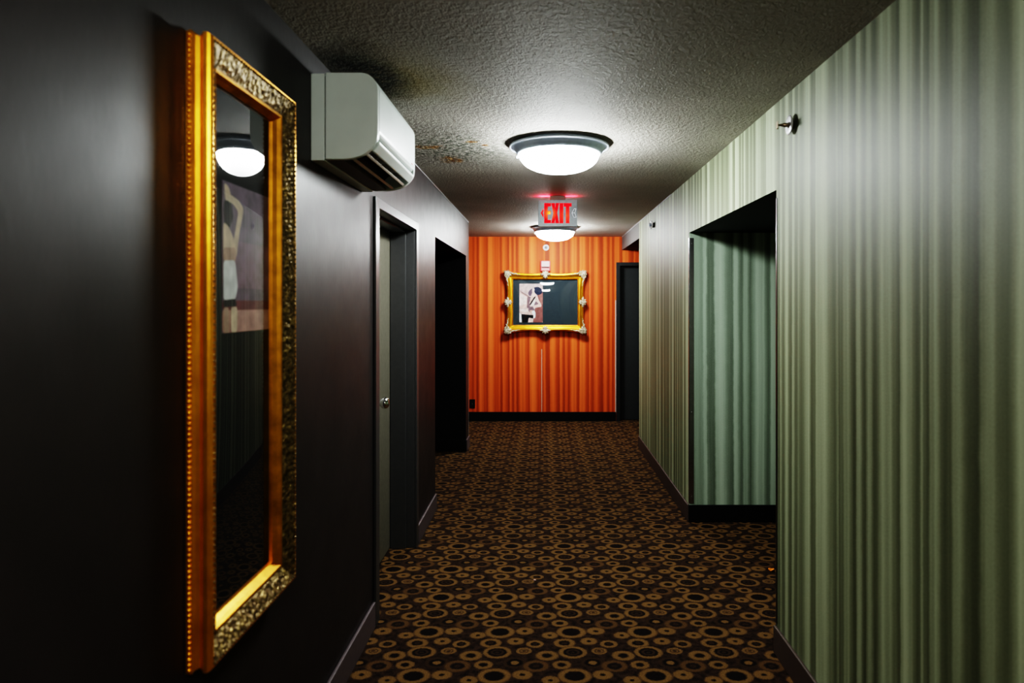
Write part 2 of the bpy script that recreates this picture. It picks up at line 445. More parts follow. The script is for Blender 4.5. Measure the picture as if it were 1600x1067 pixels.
# ---- door in the left wall
d1 = empty('door_1', (XL, (DY0+DY1)/2, 0), kind='structure')
d1['label'] = 'olive grey door set deep in its frame in the dark left wall'
OY = (DY0+DY1)/2
def rel(mb, x0, x1, y0, y1, z0, z1): mb.box(x0-XL, x1-XL, y0-OY, y1-OY, z0, z1)
mb = MB(); c = .05; REC = .155
i0, i1, it = DY0+.022, DY1-.016, DTOP-.019
rel(mb, XL, XL+.014, DY0-.05, i0, 0, DTOP+.031)            # casing faces
rel(mb, XL, XL+.014, i1, DY1+.05, 0, DTOP+.031)
rel(mb, XL, XL+.014, i0, i1, it, DTOP+.031)
rel(mb, XL-REC-.05, XL, DY0, i0, 0, DTOP); rel(mb, XL-REC-.05, XL, i1, DY1, 0, DTOP); rel(mb, XL-REC-.05, XL, i0, i1, it, DTOP)   # jambs
rel(mb, XL-REC+.002, XL-.055, i0, i0+.016, 0, it); rel(mb, XL-REC+.002, XL-.055, i1-.016, i1, 0, it); rel(mb, XL-REC+.002, XL-.055, i0+.016, i1-.016, it-.016, it)  # stops
mb.done('door_frame', M_casing, d1, bevel=.003)
mb = MB(); rel(mb, XL-REC-.045, XL-REC, i0+.003, i1-.003, .008, it-.003); lf = mb.done('door_leaf', M_leaf, d1, bevel=.002)
KY = 3.67; KZ = 1.023
mb = MB(); Mx = Matrix.Translation((-REC, KY-OY, KZ)) @ Matrix.Rotation(PI/2, 4, 'Y')
mb.lathe([(0, 0), (.032, 0), (.032, .004), (.026, .010), (.012, .012)], 32, Mx)
rs = mb.done('knob_rose', M_chrome, d1)
mb = MB(); mb.lathe([(.011, .010), (.0115, .095), (.016, .104), (.027, .115), (.031, .128), (.028, .142), (.019, .150), (.007, .152), (0, .1525)], 32, Mx)
mb.done('door_knob', M_chrome, d1)

# ---- charcoal door in the end wall
d2 = empty('door_2', ((EX0+EX1)/2, YEND, 0), kind='structure')
OX = (EX0+EX1)/2
mb = MB()
def rel2(x0, x1, y0, y1, z0, z1): mb.box(x0-OX, x1-OX, y0, y1, z0, z1)
rel2(EX0-.040, EX0+.012, -.012, 0, 0, ETOP+.035); rel2(EX1-.012, EX1+.040, -.012, 0, 0, ETOP+.035); rel2(EX0+.012, EX1-.012, -.012, 0, ETOP-.012, ETOP+.035)
rel2(EX0, EX0+.012, 0, .15, 0, ETOP); rel2(EX1-.012, EX1, 0, .15, 0, ETOP); rel2(EX0+.012, EX1-.012, 0, .15, ETOP-.012, ETOP)
mb.done('door_frame', M_casing2, d2, bevel=.002)
mb = MB(); rel2(EX0+.014, EX1-.014, .085, .125, .006, ETOP-.014); mb.done('door_leaf', M_leaf2, d2, bevel=.002)

# ------------------------------------------------------------------ polished corner guards of the right alcove
def corner_guard(name, y, sgn, label):
    o = empty(name, (XR, y, .13), label=label, cat='corner guard', group='metal corner guards of the right alcove')
    mb = MB(); z1 = 2.018-.13
    # L-shape: one leg on the corridor face, one on the reveal
    pts = [(-.003, 0), (.032, 0), (.032, -sgn*.003), (0, -sgn*.003), (0, sgn*.014), (-.003, sgn*.014)]
    mb.prism([(p[0], p[1]) for p in pts], 'z', 0, z1)
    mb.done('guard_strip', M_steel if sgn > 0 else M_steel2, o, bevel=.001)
    for zz in (.05, .65, 1.25, z1-.04):
        mb = MB()
        mb.lathe([(0, .002), (.003, .0015), (.004, 0)], 10, Matrix.Translation((.018, -sgn*.003, zz)) @ Matrix.Rotation(PI/2*sgn, 4, 'X'))
        mb.done('screw_head', M_chrome, o)
    return o
corner_guard('corner_guard', RA1, 1, 'polished metal strip up the far corner of the green alcove, bright at its top')
corner_guard('corner_guard', RA0, -1, 'dark thin metal strip up the near corner of the green alcove')

# ------------------------------------------------------------------ ceiling lights
def m_dome(name, lo, hi, col):
    m = bpy.data.materials.new(name); m.use_nodes = True; nt = m.node_tree; nt.nodes.clear(); N = NT(nt)
    out = nt.nodes.new('ShaderNodeOutputMaterial')
    z = N.n('ShaderNodeSeparateXYZ', {0: N.n('ShaderNodeTexCoord').outputs['Object']}).outputs[2]
    t = N.n('ShaderNodeMapRange', {0: z, 1: -.162, 2: -.070, 3: lo, 4: hi}).outputs[0]   # emission raised towards the rim to throw more light sideways
    N.link(N.n('ShaderNodeEmission', {0: (*col, 1), 1: t}).outputs[0], out.inputs[0])
    return m
M_dome = m_dome('lit_opal_glass', 7.0, 105.0, (.95, 1.0, 1.0))
M_dome2 = m_dome('lit_opal_glass_warm', 8.0, 95.0, (1.0, .985, .92))
def make_light(x, y, label, dome, first=None):
    if first:
        o = copy_tree(first)
        o.location = (x, y, H); o['label'] = label
        return o
    o = empty('ceiling_light', (x, y, H), label=label, cat='ceiling light', group='round flush ceiling lights down the corridor')
    mb = MB()
    mb.lathe([(.240, 0), (.240, -.011), (.262, -.012), (.274, -.013), (.278, -.017), (.2775, -.023), (.2745, -.026), (.2715, -.024), (.270, -.019), (.266, -.019),
              (.254, -.028), (.241, -.046), (.234, -.057), (.228, -.062), (.223, -.062), (.222, -.056)], 96)
    mb.done('trim_ring', M_nickel, o)
    mb = MB(); R = .221; D = .100
    prof = []
    for i in range(0, 17):
        t = i/16
        prof.append((R*math.cos(t*PI/2)**.85 if t < 1 else 0, -.062 - D*math.sin(t*PI/2)))
    mb.lathe(prof, 64)
    mb.done('glass_dome', dome, o)
    for a in (.45*PI-.35, .45*PI+1.75, .45*PI+3.85):
        mb = MB(); ca, sa = math.cos(a), math.sin(a)
        Mz = Matrix.Rotation(a, 4, 'Z')
        mb.ball(Mz @ Vector((.233, 0, -.074)), .006, 1.6, .8, .9)
        mb.box(.226, .238, -.003, .003, -.082, -.068)
        bmesh.ops.transform(mb.bm, matrix=Mz, verts=mb.bm.verts[-8:])
        mb.done('retaining_clip', M_nickel, o)
    return o
L1 = make_light(.084, 3.85, 'round ceiling light with nickel ring and glowing white dome, nearest to the camera', M_dome)
L2 = make_light(.126, 8.0, 'round glowing ceiling light seen below the exit sign, before the orange wall', M_dome, L1)
L3 = make_light(.080, -.35, 'round ceiling light above and behind the camera, dimmer and warmer', M_dome, L1)
M_dome3 = m_dome('lit_opal_glass_far', 17.0, 105.0, (.95, 1.0, 1.0))
for ch in L2.children:
    if ch.name.startswith('glass_dome'):
        ch.data = ch.data.copy(); ch.data.materials[0] = M_dome3
for ch in L3.children:
    if ch.name.startswith('glass_dome'):
        ch.data = ch.data.copy(); ch.data.materials[0] = M_dome2

# ------------------------------------------------------------------ exit sign
ES = empty('exit_sign', (.113, 5.70, H), label='square-cornered metal exit sign with glowing red letters hanging from the ceiling', cat='exit sign')
W_, H_ = .322, .221; ZT = -.033            # face size, top of the face below the ceiling
mb = MB(); mb.prism(rounded([(-W_/2, ZT-H_), (W_/2, ZT-H_), (W_/2, ZT), (-W_/2, ZT)], .010, 4), 'y', -.004, .040)
mb.done('sign_body', M_alu, ES, bevel=.002)
mb = MB(); mb.prism(rounded([(-.064, -.034), (.064, -.034), (.064, 0), (-.064, 0)], .003, 3), 'y', -.002, .050)
mb.done('ceiling_canopy', simple('canopy_metal', (.16, .085, .065), .55, .1), ES, bevel=.002)
def m_letters():
    m = bpy.data.materials.new('lit_red_letter'); m.use_nodes = True; nt = m.node_tree; nt.nodes.clear(); N = NT(nt)
    out = nt.nodes.new('ShaderNodeOutputMaterial')
    pos = N.n('ShaderNodeTexCoord').outputs['Object']
    def hot(cx, cz, r):
        q = N.n('ShaderNodeVectorMath', {0: pos, 1: (cx, 0, cz)}, operation='SUBTRACT').outputs[0]
        q = N.n('ShaderNodeVectorMath', {0: q, 1: (1, 0, 1)}, operation='MULTIPLY').outputs[0]
        d = N.n('ShaderNodeVectorMath', {0: q}, operation='LENGTH').outputs['Value']
        return N.ramp(N.math('DIVIDE', d, r), [(0, 1.0), (.35, .55), (1, 0.0)]).outputs[0]
    h = N.math('MAXIMUM', hot(-.063, ZT-.113, .062), N.math('MULTIPLY', hot(.065, ZT-.13, .07), .45))
    c = N.ramp(h, [(0, (1.0, .012, .020)), (.45, (1.0, .07, .025)), (.8, (1.0, .30, .03)), (1, (1, .55, .08))]).outputs[0]
    s = N.math('ADD', .85, N.math('MULTIPLY', h, .5))
    N.link(N.n('ShaderNodeEmission', {0: c, 1: s}).outputs[0], out.inputs[0])
    return m
M_let = m_letters()
M_halo = simple('pale_letter_halo', (.80, .36, .36), .5)
S = W_/765.0
def sp(x, y): return ((x-522)*S, ZT-(y-150)*S*(H_/(520*S)))
st = 62
letters = {
 'E': [(262,218),(385,218),(385,275),(322,275),(322,372),(378,372),(378,432),(322,432),(322,542),(385,542),(385,600),(262,600)],
 'X': [(400,218),(462,218),(474,318),(488,218),(545,218),(506,408),(545,600),(484,600),(472,498),(458,600),(400,600),(440,408)],
 'I': [(562,218),(628,218),(628,600),(562,600)],
 'T': [(642,218),(788,218),(788,278),(746,278),(746,600),(684,600),(684,278),(642,278)],
}
chev_l = [(238,318),(238,372),(222,405),(238,440),(238,492),(194,405)]
for k, pts in letters.items():
    for face, y0, sg in (('front', -.0046, 1), ('back', .0402, -1)):
        if face == 'back': continue
        mb = MB(); mb.prism([sp(*p) for p in pts], 'y', -.0052, -.0036)
        mb.done('exit_letter', M_let, ES)
        cx = sum(p[0] for p in pts)/len(pts); cy = sum(p[1] for p in pts)/len(pts)
# pink halo round the letters put in as glowing outlines behind the red
def grow(pts, d):
    out = []; n = len(pts)
    A = sum(pts[i][0]*pts[(i+1) % n][1]-pts[(i+1) % n][0]*pts[i][1] for i in range(n))
    s = 1 if A > 0 else -1
    for i in range(n):
        p = Vector(pts[i]); e1 = (p-Vector(pts[i-1])).normalized(); e2 = (Vector(pts[(i+1) % n])-p).normalized()
        n1 = Vector((e1.y, -e1.x))*s; n2 = Vector((e2.y, -e2.x))*s
        b = (n1+n2)
        k = max(.35, (1+n1.dot(n2)))
        out.append(tuple(p + b*d/k))
    return out
mb = MB()
for k, pts in list(letters.items()) + [('c', chev_l)]:
    mb.prism([sp(*p) for p in grow(pts, 6)], 'y', -.0045, -.0035)
mb.done('letter_outline', emit('letter_halo_glow', (1.0, .16, .17), .40), ES)
mb = MB(); mb.prism([sp(*p) for p in chev_l], 'y', -.0052, -.0036); mb.done('direction_chevron', M_let, ES)
mb = MB()
def bar(a, b_, w=9):
    a = Vector(a); b_ = Vector(b_); d = (b_-a).normalized(); nrm = Vector((-d.y, d.x))*w/2
    mb.prism([sp(*(a+nrm)), sp(*(b_+nrm)), sp(*(b_-nrm)), sp(*(a-nrm))], 'y', -.0050, -.0036)
for a, b_ in (((845,322),(880,322)),((845,322),(800,405)),((800,405),(835,492)),((835,492),(884,490)),((884,490),(858,405)),((858,405),(880,322)),((805,405),(858,405))): bar(a, b_)
mb.done('unlit_chevron', simple('pale_knockout', (.72, .74, .78), .5), ES)
tag(ES.children[-1], label='unlit outlined chevron')
# red area lamps added on top of the sign for its glow on the ceiling
for sx in (-.10, .10):
    ld = bpy.data.lights.new('exit_glow_lamp', 'AREA'); ld.shape = 'RECTANGLE'; ld.size = .10; ld.size_y = .03
    ld.color = (1, .03, .07); ld.energy = .60 if sx < 0 else .36
    lo = bpy.data.objects.new('exit_glow_lamp', ld); COL.objects.link(lo); lo.parent = ES
    lo.location = (sx, .018, ZT+.004); lo.rotation_euler = (PI, 0, 0)

# ------------------------------------------------------------------ air conditioner
AC = empty('wall_air_conditioner', (XL, 2.426, 2.053), label='white split air conditioner mounted high on the dark wall beside the framed picture', cat='air conditioner')
LEN = .70
def prof_cap():
    p = [(.052, .004), (.052, .308), (.200, .308), (.236, .272), (.236, .066), (.196, .022), (.140, .004)]
    return rounded(p, [.004, .004, .05, .05, .03, .05, .05], 6)
mb = MB(); mb.prism([(0, 0), (0, .306), (.048, .306), (.048, 0)], 'y', .004, LEN-.004); mb.done('back_plate', M_ac, AC, bevel=.003)
mb = MB(); mb.prism([(.03, .012), (.03, .298), (.19, .298), (.215, .26), (.215, .125), (.165, .090), (.115, .060), (.075, .012)], 'y', .010, LEN-.010)
mb.done('inner_chassis', M_ac_dark, AC)
capfront = [(x, z) for x, z in prof_cap()]
for y0, y1 in ((0, .026), (LEN-.026, LEN)):
    mb = MB(); mb.prism(prof_cap(), 'y', y0, y1, smooth=False); mb.done('side_cap', M_ac, AC, bevel=.004, angle=50)
mb = MB()   # top and front panel in one moulded sweep, seamed from the caps
pf = rounded([(.052, .295), (.052, .308), (.200, .308), (.2365, .272), (.2365, .100), (.222, .082), (.214, .098), (.224, .110), (.224, .265), (.195, .295)], [0, .003, .05, .05, .02, .006, .006, .01, .04, .03], 6)
mb.prism(pf, 'y', .0275, LEN-.0275); fp = mb.done('front_panel', M_ac, AC, bevel=.001)
mb = MB(); mb.prism(rounded([(.236, .074), (.2365, .064), (.214, .036), (.206, .040), (.226, .072)], .006, 4), 'y', .030, LEN-.030); mb.done('lower_lip', M_ac, AC, bevel=.001)
mb = MB(); mb.prism([(.188, .022), (.196, .030), (.168, .052), (.162, .046)], 'y', .034, LEN-.034); mb.done('air_flap', M_ac2, AC, bevel=.002)
mb = MB(); mb.prism([(.140, .006), (.150, .013), (.128, .030), (.120, .024)], 'y', .034, LEN-.034); mb.done('air_flap', M_ac2, AC, bevel=.002)
mb = MB(); mb.prism([(.052, .003), (.052, .010), (.112, .016), (.112, .004)], 'y', .0275, LEN-.0275); mb.done('bottom_panel', simple('shaded_brown_plastic', (.20, .16, .12), .45), AC, bevel=.001)  # underside shade put into the panel colour
for yy in (.155, .245, .335, .425, .515, .605):
    mb = MB(); mb.prism([(.150, .050), (.200, .060), (.205, .100), (.165, .088)], 'y', yy, yy+.003); mb.done('outlet_vane', M_ac2, AC)
mb = MB(); mb.box(.2360, .2385, LEN-.085, LEN-.060, .112, .116); mb.done('red_glint', simple('red_glint_paint', (.7, .10, .08), .3), AC)  # red reflection on the casing, added as a coloured strip

# ------------------------------------------------------------------ framed pictures
def sweep_rect(mb, x0, x1, z0, z1, prof, mi=0, smooth=False):
    """mitred moulding round a rectangle in the local XZ plane; prof=(inset from outer edge, height towards -Y)"""
    rings = []
    for s, h in prof:
        rings.append([Vector((x0+s, -h, z0+s)), Vector((x1-s, -h, z0+s)), Vector((x1-s, -h, z1-s)), Vector((x0+s, -h, z1-s))])
    for A, B in zip(rings, rings[1:]):
        for k in range(4):
            k2 = (k+1) % 4
            f = mb.poly([A[k], A[k2], B[k2], B[k]], mi); f.smooth = smooth
def beads(mb, x0, x1, z0, z1, s, h, r, gap, **k):
    X0, X1, Z0, Z1 = x0+s, x1-s, z0+s, z1-s
    for a, b_ in (((X0, Z0), (X1, Z0)), ((X1, Z0), (X1, Z1)), ((X1, Z1), (X0, Z1)), ((X0, Z1), (X0, Z0))):
        a = Vector(a); b_ = Vector(b_); n = max(2, int((b_-a).length/gap))
        for i in range(n):
            q = a.lerp(b_, (i+.5)/n)
            mb.ball((q.x, -h, q.y), r, u=8, v=5, **k)
def bulged(mb, x0, x1, z0, z1, y, d, n=24):
    def fn(i, j):
        u = i/(n-1); v = j/(n-1)
        return (x0+(x1-x0)*u, y - d*(1-(2*u-1)**2)*(1-(2*v-1)**2*.6)*.9, z0+(z1-z0)*v)
    mb.grid(fn, n, n)
def print_mesh(name, x0, x1, z0, z1, y, polys, parent, bg):
    """photo print: figures as flat inks stacked a hair apart"""
    mb = MB(); mats = [flat(bg)]
    mb.box(x0, x1, y, y+.001, z0, z1, 0)
    for i, (rgb, pts) in enumerate(polys):
        m = flat(rgb)
        if m not in mats: mats.append(m)
        pts = rounded(pts, .035, 3)
        mb.poly([(x0+(x1-x0)*u, y-.00012*(i+1), z0+(z1-z0)*v) for u, v in pts], mats.index(m))
    o = mb.done(name, mats, parent, fix=False)
    return o

# --- big one on the left wall.  local x -> +Y of the room, local -y -> +X (out of the wall)
FY0, FY1, FZ0, FZ1 = 1.578, 2.125, .703, 2.172
FC = ((FY0+FY1)/2, (FZ0+FZ1)/2)
# root rotated +90 deg about Z: local x -> world +Y, local -y -> world +X
FR = empty('framed_picture', (XL, FC[0], FZ0), (0, 0, PI/2),
           label='tall picture in an ornate gold frame on the dark wall, glass reflecting a lamp', cat='framed picture', group='gold framed pictures')
hw = (FY1-FY0)/2; hh = FZ1-FZ0
mb = MB(); sweep_rect(mb, -hw, hw, 0, hh, [(.02, .001), (.0, .002), (.0, .016), (.006, .021), (.009, .030), (.005, .037), (.0015, .041), (.0015, .050), (.0045, .056), (.009, .0605), (.013, .060)])
mb.done('outer_moulding', M_gold, FR)
mb = MB(); beads(mb, -hw, hw, 0, hh, .001, .0095, .0065, .0125); mb.done('beaded_edge', M_gold, FR)
mb = MB()
NP = 7; rp = [(.013+.048*i/(NP-1), .060-.026*(i/(NP-1))**.8+.003*math.sin(PI*i/(NP-1))) for i in range(NP)]
sweep_rect(mb, -hw, hw, 0, hh, rp); mb.done('ornate_band', M_ornate, FR)
mb = MB(); beads(mb, -hw, hw, 0, hh, .014, .060, .0030, .014); mb.done('pearl_row', M_ornate, FR)
mb = MB(); sweep_rect(mb, -hw, hw, 0, hh, [(.061, .030), (.061, .037), (.065, .040), (.070, .038), (.076, .028), (.084, .018), (.086, .008)]); mb.done('inner_slip', M_gold2, FR)
mb = MB(); mb.box(-hw+.078, hw-.078, -.006, -.002, .078, hh-.078); mb.done('mat_board', simple('deep_black_mat_board', (.008, .010, .012), .8, spec=.2), FR)
mb = MB(); bulged(mb, -hw+.082, hw-.082, .082, hh-.082, -.013, .0045, 28); mb.done('glazing', M_glass, FR)
def lp(x, y):
    f = (x-240)/190.0; top = 13+72*f; bot = 645-30*f
    return (f, 1-(y-top)/(bot-top))
skin = (.68, .54, .40); skin2 = (.50, .34, .26); cloth = (.98, .96, .86); dkk = (.035, .025, .028)
polys = [((.26, .17, .22), [(0, .30), (1, .30), (1, .62), (0, .62)]),
         ((.55, .33, .29), [(0, 0), (1, 0), (1, .155), (0, .155)]),
         ((.20, .07, .075), [(0, .15), (1, .15), (1, .215), (0, .215)]),
         (skin, [lp(246, 22), lp(262, 40), lp(276, 100), lp(262, 112), lp(250, 95)]),
         (dkk, [lp(245, 95), lp(270, 100), lp(279, 165), lp(264, 215), lp(246, 190)]),
         (skin, [lp(266, 70), lp(300, 96), lp(319, 132), lp(302, 225), lp(290, 335), lp(272, 330), lp(286, 220), lp(298, 142), lp(278, 110), lp(258, 100)]),
         (skin, [lp(243, 185), lp(262, 205), lp(283, 260), lp(288, 345), lp(243, 348)]),
         (skin2, [lp(243, 290), lp(288, 290), lp(289, 345), lp(243, 348)]),
         (cloth, [lp(243, 345), lp(285, 342), lp(295, 450), lp(286, 503), lp(243, 508)]),
         (dkk, [lp(243, 508), lp(286, 500), lp(292, 530), lp(243, 538)]),
         (skin2, [lp(243, 538), lp(262, 536), lp(264, 642), lp(243, 645)]),
         (skin, [lp(268, 536), lp(293, 532), lp(292, 636), lp(270, 640)])]
print_mesh('photo_print', 1.745-FC[0], FY1-.080-FC[0], 1.474-FZ0, 1.862-FZ0, -.0075, polys, FR, (.20, .145, .19))

# --- small one on the orange wall
PC = (.017, 1.571)
PW, PH = .865, .615      # sight size
BW = .095
PR = empty('framed_picture', (PC[0], YEND-.030, PC[1]-PH/2), (0, 0, 0),
           label='landscape picture in a scrolled gold frame with silver corners on the orange wall', cat='framed picture', group='gold framed pictures')
def outline(n=60):
    """outer edge offset round the frame: swells at corners and at mid-sides"""
    pts = []
    X, Z = PW/2, PH/2
    sides = [((-X, -Z), (X, -Z), (0, -1)), ((X, -Z), (X, Z), (1, 0)), ((X, Z), (-X, Z), (0, 1)), ((-X, Z), (-X, -Z), (-1, 0))]
    for a, b_, nn in sides:
        a = Vector(a); b_ = Vector(b_); nn = Vector(nn); d = (b_-a).normalized()
        L = (b_-a).length
        for i in range(n):
            t = i/n
            c = abs(2*t-1)                    # 1 at corners, 0 at the middle
            wv = .070 + .034*max(0, (c-.55)/.45)**1.6 + .026*max(0, 1-c/.26)**1.3
            pts.append((a.lerp(b_, t), nn, d, t, wv))
    return pts
ol = outline()
# straight inner edge to swollen outer edge, with the moulding's section
sec = [(0, .012), (.05, .030), (.12, .036), (.20, .033), (.48, .046), (.60, .062), (.72, .064), (.78, .052), (.86, .056), (.95, .050), (1.0, .030), (1.0, .004)]
mb = MB(); n = len(ol)
def fr(i, j):
    p, nn, d, t, wv = ol[i]; k, h = sec[j]
    q = p + nn*wv*k
    # mitre towards the corner: slide along the side near its ends
    e = (2*t-1)
    s = max(0, (abs(e)-.55)/.45)
    q = q + d*(1 if e > 0 else -1)*wv*k*s**2.2
    return (q.x, -h, q.y+PH/2)
mb.grid(fr, n, len(sec), wrap_u=True)
mb.done('moulded_frame', M_gold, PR)
def leaf(mb, x, z, ang, L, w, h, r):
    L *= 1.28; w *= 1.35; M = Matrix.Rotation(-ang, 4, 'Y')
    mb.ball((x, -h, z), r, 1, 1, 1, 10, 7, M @ Matrix.Diagonal((L/r, .016/r, w/r, 1)))
def scroll(mb, x, z, rad, h, a0, turns=1.1, sgn=1, r=.007):
    N_ = 16
    for i in range(N_):
        t = i/(N_-1); rr = rad*(1-.75*t); a = a0+sgn*t*turns*2*PI
        mb.ball((x+rr*math.cos(a), -h, z+rr*math.sin(a)), r*(1-.3*t), 1, 1.2, 1, 8, 5)
for sx in (-1, 1):
    for sz in (-1, 1):
        mb = MB(); cx = sx*(PW/2+.062); cz = PH/2+sz*(PH/2+.062)
        base = math.atan2(sz, sx)
        for da, L, w in ((0, .040, .022), (.9, .034, .014), (-.9, .034, .014), (PI-.5, .036, .012), (PI+.5, .036, .012)):
            a = base+da
            leaf(mb, cx+.012*math.cos(a), cz+.012*math.sin(a), a, L, w, .060, .01)
        for k in range(1, 5):                                            # leaf runs along both sides
            leaf(mb, cx-sx*(.030+.030*k), cz+sz*(.016-.006*k), (.35 if k % 2 else -.35)*sx*sz, .026-.003*k, .011-.0015*k, .060-.002*k, .01)
            leaf(mb, cx+sx*(.016-.006*k), cz-sz*(.030+.030*k), PI/2+(.35 if k % 2 else -.35)*sx*sz, .026-.003*k, .011-.0015*k, .060-.002*k, .01)
        scroll(mb, cx-sx*.034, cz+sz*.022, .016, .064, base, sgn=1); scroll(mb, cx+sx*.022, cz-sz*.034, .016, .064, base, sgn=-1)
        scroll(mb, cx-sx*.010, cz-sz*.010, .018, .066, base+PI)
        mb.done('corner_ornament', M_silver, PR)
for ax, s in ((0, -1), (0, 1), (1, -1), (1, 1)):
    mb = MB()
    if ax == 0: cx, cz, base = s*(PW/2+.056), PH/2, (0 if s > 0 else PI)
    else: cx, cz, base = 0, PH/2+s*(PH/2+.056), s*PI/2
    for da, L, w in ((0, .028, .016), (.75, .030, .011), (-.75, .030, .011), (1.45, .042, .012), (-1.45, .042, .012), (PI, .026, .012), (PI-.6, .024, .009), (PI+.6, .024, .009)):
        a = base+da
        leaf(mb, cx+.022*math.cos(a), cz+.022*math.sin(a), a, L, w, .062, .01)
    tx, tz = -math.sin(base), math.cos(base)
    scroll(mb, cx+tx*.042, cz+tz*.042, .013, .064, base, r=.006); scroll(mb, cx-tx*.042, cz-tz*.042, .013, .064, base, sgn=-1, r=.006)
    mb.ball((cx, -.066, cz), .012, 1, 1, 1)
    mb.done('side_ornament', M_silver, PR)
mb = MB(); sweep_rect(mb, -PW/2-.004, PW/2+.004, -.004, PH+.004, [(0, .026), (.004, .032), (.010, .030), (.012, .016), (.012, .010)]); mb.done('inner_slip', M_gold2, PR)
mb = MB(); mb.box(-PW/2-.002, PW/2+.002, -.006, -.002, -.002, PH+.002); mb.done('mat_board', M_mat_glare, PR)
mb = MB(); bulged(mb, -PW/2, PW/2, 0, PH, -.012, .013, 40); mb.done('glazing', M_glass, PR)
def fp_(x, y): return ((x-172)/518.0, 1-(y-110)/855.0)
def fpoly(*pts): return [fp_(*p) for p in pts]
maroon = (.24, .095, .085); peach = (.72, .50, .44); pale = (.78, .62, .58); mauve = (.20, .13, .15); hair = (.030, .034, .060)
polys = [((.60, .44, .42), fpoly((172,110),(690,110),(690,340),(172,340))),
         (maroon, fpoly((555,320),(690,280),(690,965),(470,965),(520,640),(640,600))),
         ((.34, .15, .13), fpoly((600,340),(690,320),(690,560),(650,560))),
         (peach, fpoly((172,310),(250,330),(365,410),(372,560),(340,640),(172,650))),
         (pale, fpoly((172,330),(240,350),(330,420),(330,560),(172,600))),
         ((.30, .19, .18), fpoly((182,255),(225,285),(330,345),(395,390),(365,412),(215,315))),
         (mauve, fpoly((345,400),(430,400),(420,560),(395,650),(335,650))),
         ((.14, .10, .13), fpoly((380,270),(455,205),(470,300),(455,370),(400,385),(360,335))),
         (hair, fpoly((490,190),(590,175),(665,220),(690,300),(640,350),(565,365),(505,300))),
         (peach, fpoly((452,250),(484,200),(516,232),(496,285),(505,330),(460,330))),
         (pale, fpoly((462,258),(486,212),(508,235),(488,278))),
         (peach, fpoly((455,312),(492,282),(548,370),(668,590),(650,622),(486,646),(478,604),(606,564),(542,480),(505,560),(430,628),(388,566),(418,430))),
         (mauve, fpoly((540,490),(602,560),(505,590),(500,560))),
         ((.82, .70, .64), fpoly((424,560),(478,470),(528,420),(522,520),(486,600),(440,600))),
         (dkk, fpoly((386,575),(505,392),(545,388),(420,590))),
         (peach, fpoly((172,655),(350,660),(440,770),(400,806),(280,775),(172,745))),
         (pale, fpoly((172,665),(330,668),(380,720),(300,735),(172,715))),
         (mauve, fpoly((368,630),(470,615),(520,700),(500,740),(420,750),(372,720))),
         ((.66, .42, .34), fpoly((390,700),(470,690),(500,760),(430,770))),
         ((.010, .010, .012), fpoly((214,780),(400,800),(482,800),(484,885),(380,868),(368,965),(222,965))),
         (cloth, fpoly((440,735),(500,690),(532,760),(524,868),(478,880),(488,800))),
         (cloth, fpoly((172,742),(210,792),(226,965),(172,965))),
         (peach, fpoly((378,862),(482,885),(470,965),(368,965)))]
print_mesh('photo_print', -.405+.064, -.405+.064+.307, .044, .044+.508, -.0075, polys, PR, (.60, .44, .42))

# ------------------------------------------------------------------ sprinklers
def make_sprinkler(M, name='fire_sprinkler', style='pin', label='', tilt=0):
    o = bpy.data.objects.new(name, None); COL.objects.link(o); o.matrix_world = M
    o.empty_display_size = .03
    tag(o, label, 'fire sprinkler', 'sidewall fire sprinklers')
    if style == 'pin':
        mb = MB(); mb.lathe([(0, -.001), (.018, -.001), (.020, .010), (.014, .016)], 24); mb.done('collar', M_sprk, o)
        mb = MB(); mb.lathe([(.012, .010), (.034, .012), (.041, .016), (.041, .018), (.033, .021), (.014, .020)], 40); mb.done('escutcheon', M_satin, o)
        mb = MB(); mb.lathe([(.009, .016), (.009, .040), (.006, .044), (.004, .060), (0, .060)], 16)
        for a in (0, PI): 
            mb.box(-.0015, .0015, .006*math.cos(a)-.0015, .006*math.cos(a)+.0015, .040, .066)
        mb.box(-.014, .014, -.012, .012, .066, .0675); mb.box(-.014, .014, .010, .012, .058, .066)
        mb.done('spray_head', M_sprk, o)
    else:
        mb = MB(); mb.lathe([(0, -.001), (.026, -.001), (.026, .004), (.021, .008), (.021, .026)], 28); mb.done('collar', M_ac_dark, o)
        Tm = Matrix.Rotation(tilt, 4, 'X')
        mb = MB(); mb.lathe([(.019, .026), (.036, .027), (.041, .030), (.040, .036), (.031, .038), (.022, .034), (.019, .030)], 40, Tm); mb.done('escutcheon', M_white, o)
        mb = MB(); mb.lathe([(.020, .026), (.012, .030), (.008, .044), (.011, .046), (.011, .048), (0, .048)], 20, Tm); mb.done('spray_head', M_nickel, o)
    return o
RW = lambda y, z: Matrix.Translation((XR, y, z)) @ Matrix.Rotation(-PI/2, 4, 'Y')
make_sprinkler(RW(2.865, 2.290), style='pin', label='chrome sprinkler head on the green wall, nearest to the camera')
make_sprinkler(RW(6.49, 2.288), style='ring', tilt=.26, label='small white ringed sprinkler head on the green wall beyond the alcove')
make_sprinkler(Matrix.Translation((.026, YEND, 2.293)) @ Matrix.Rotation(PI/2, 4, 'X'), style='ring', label='round white sprinkler head on the orange wall above the red alarm')

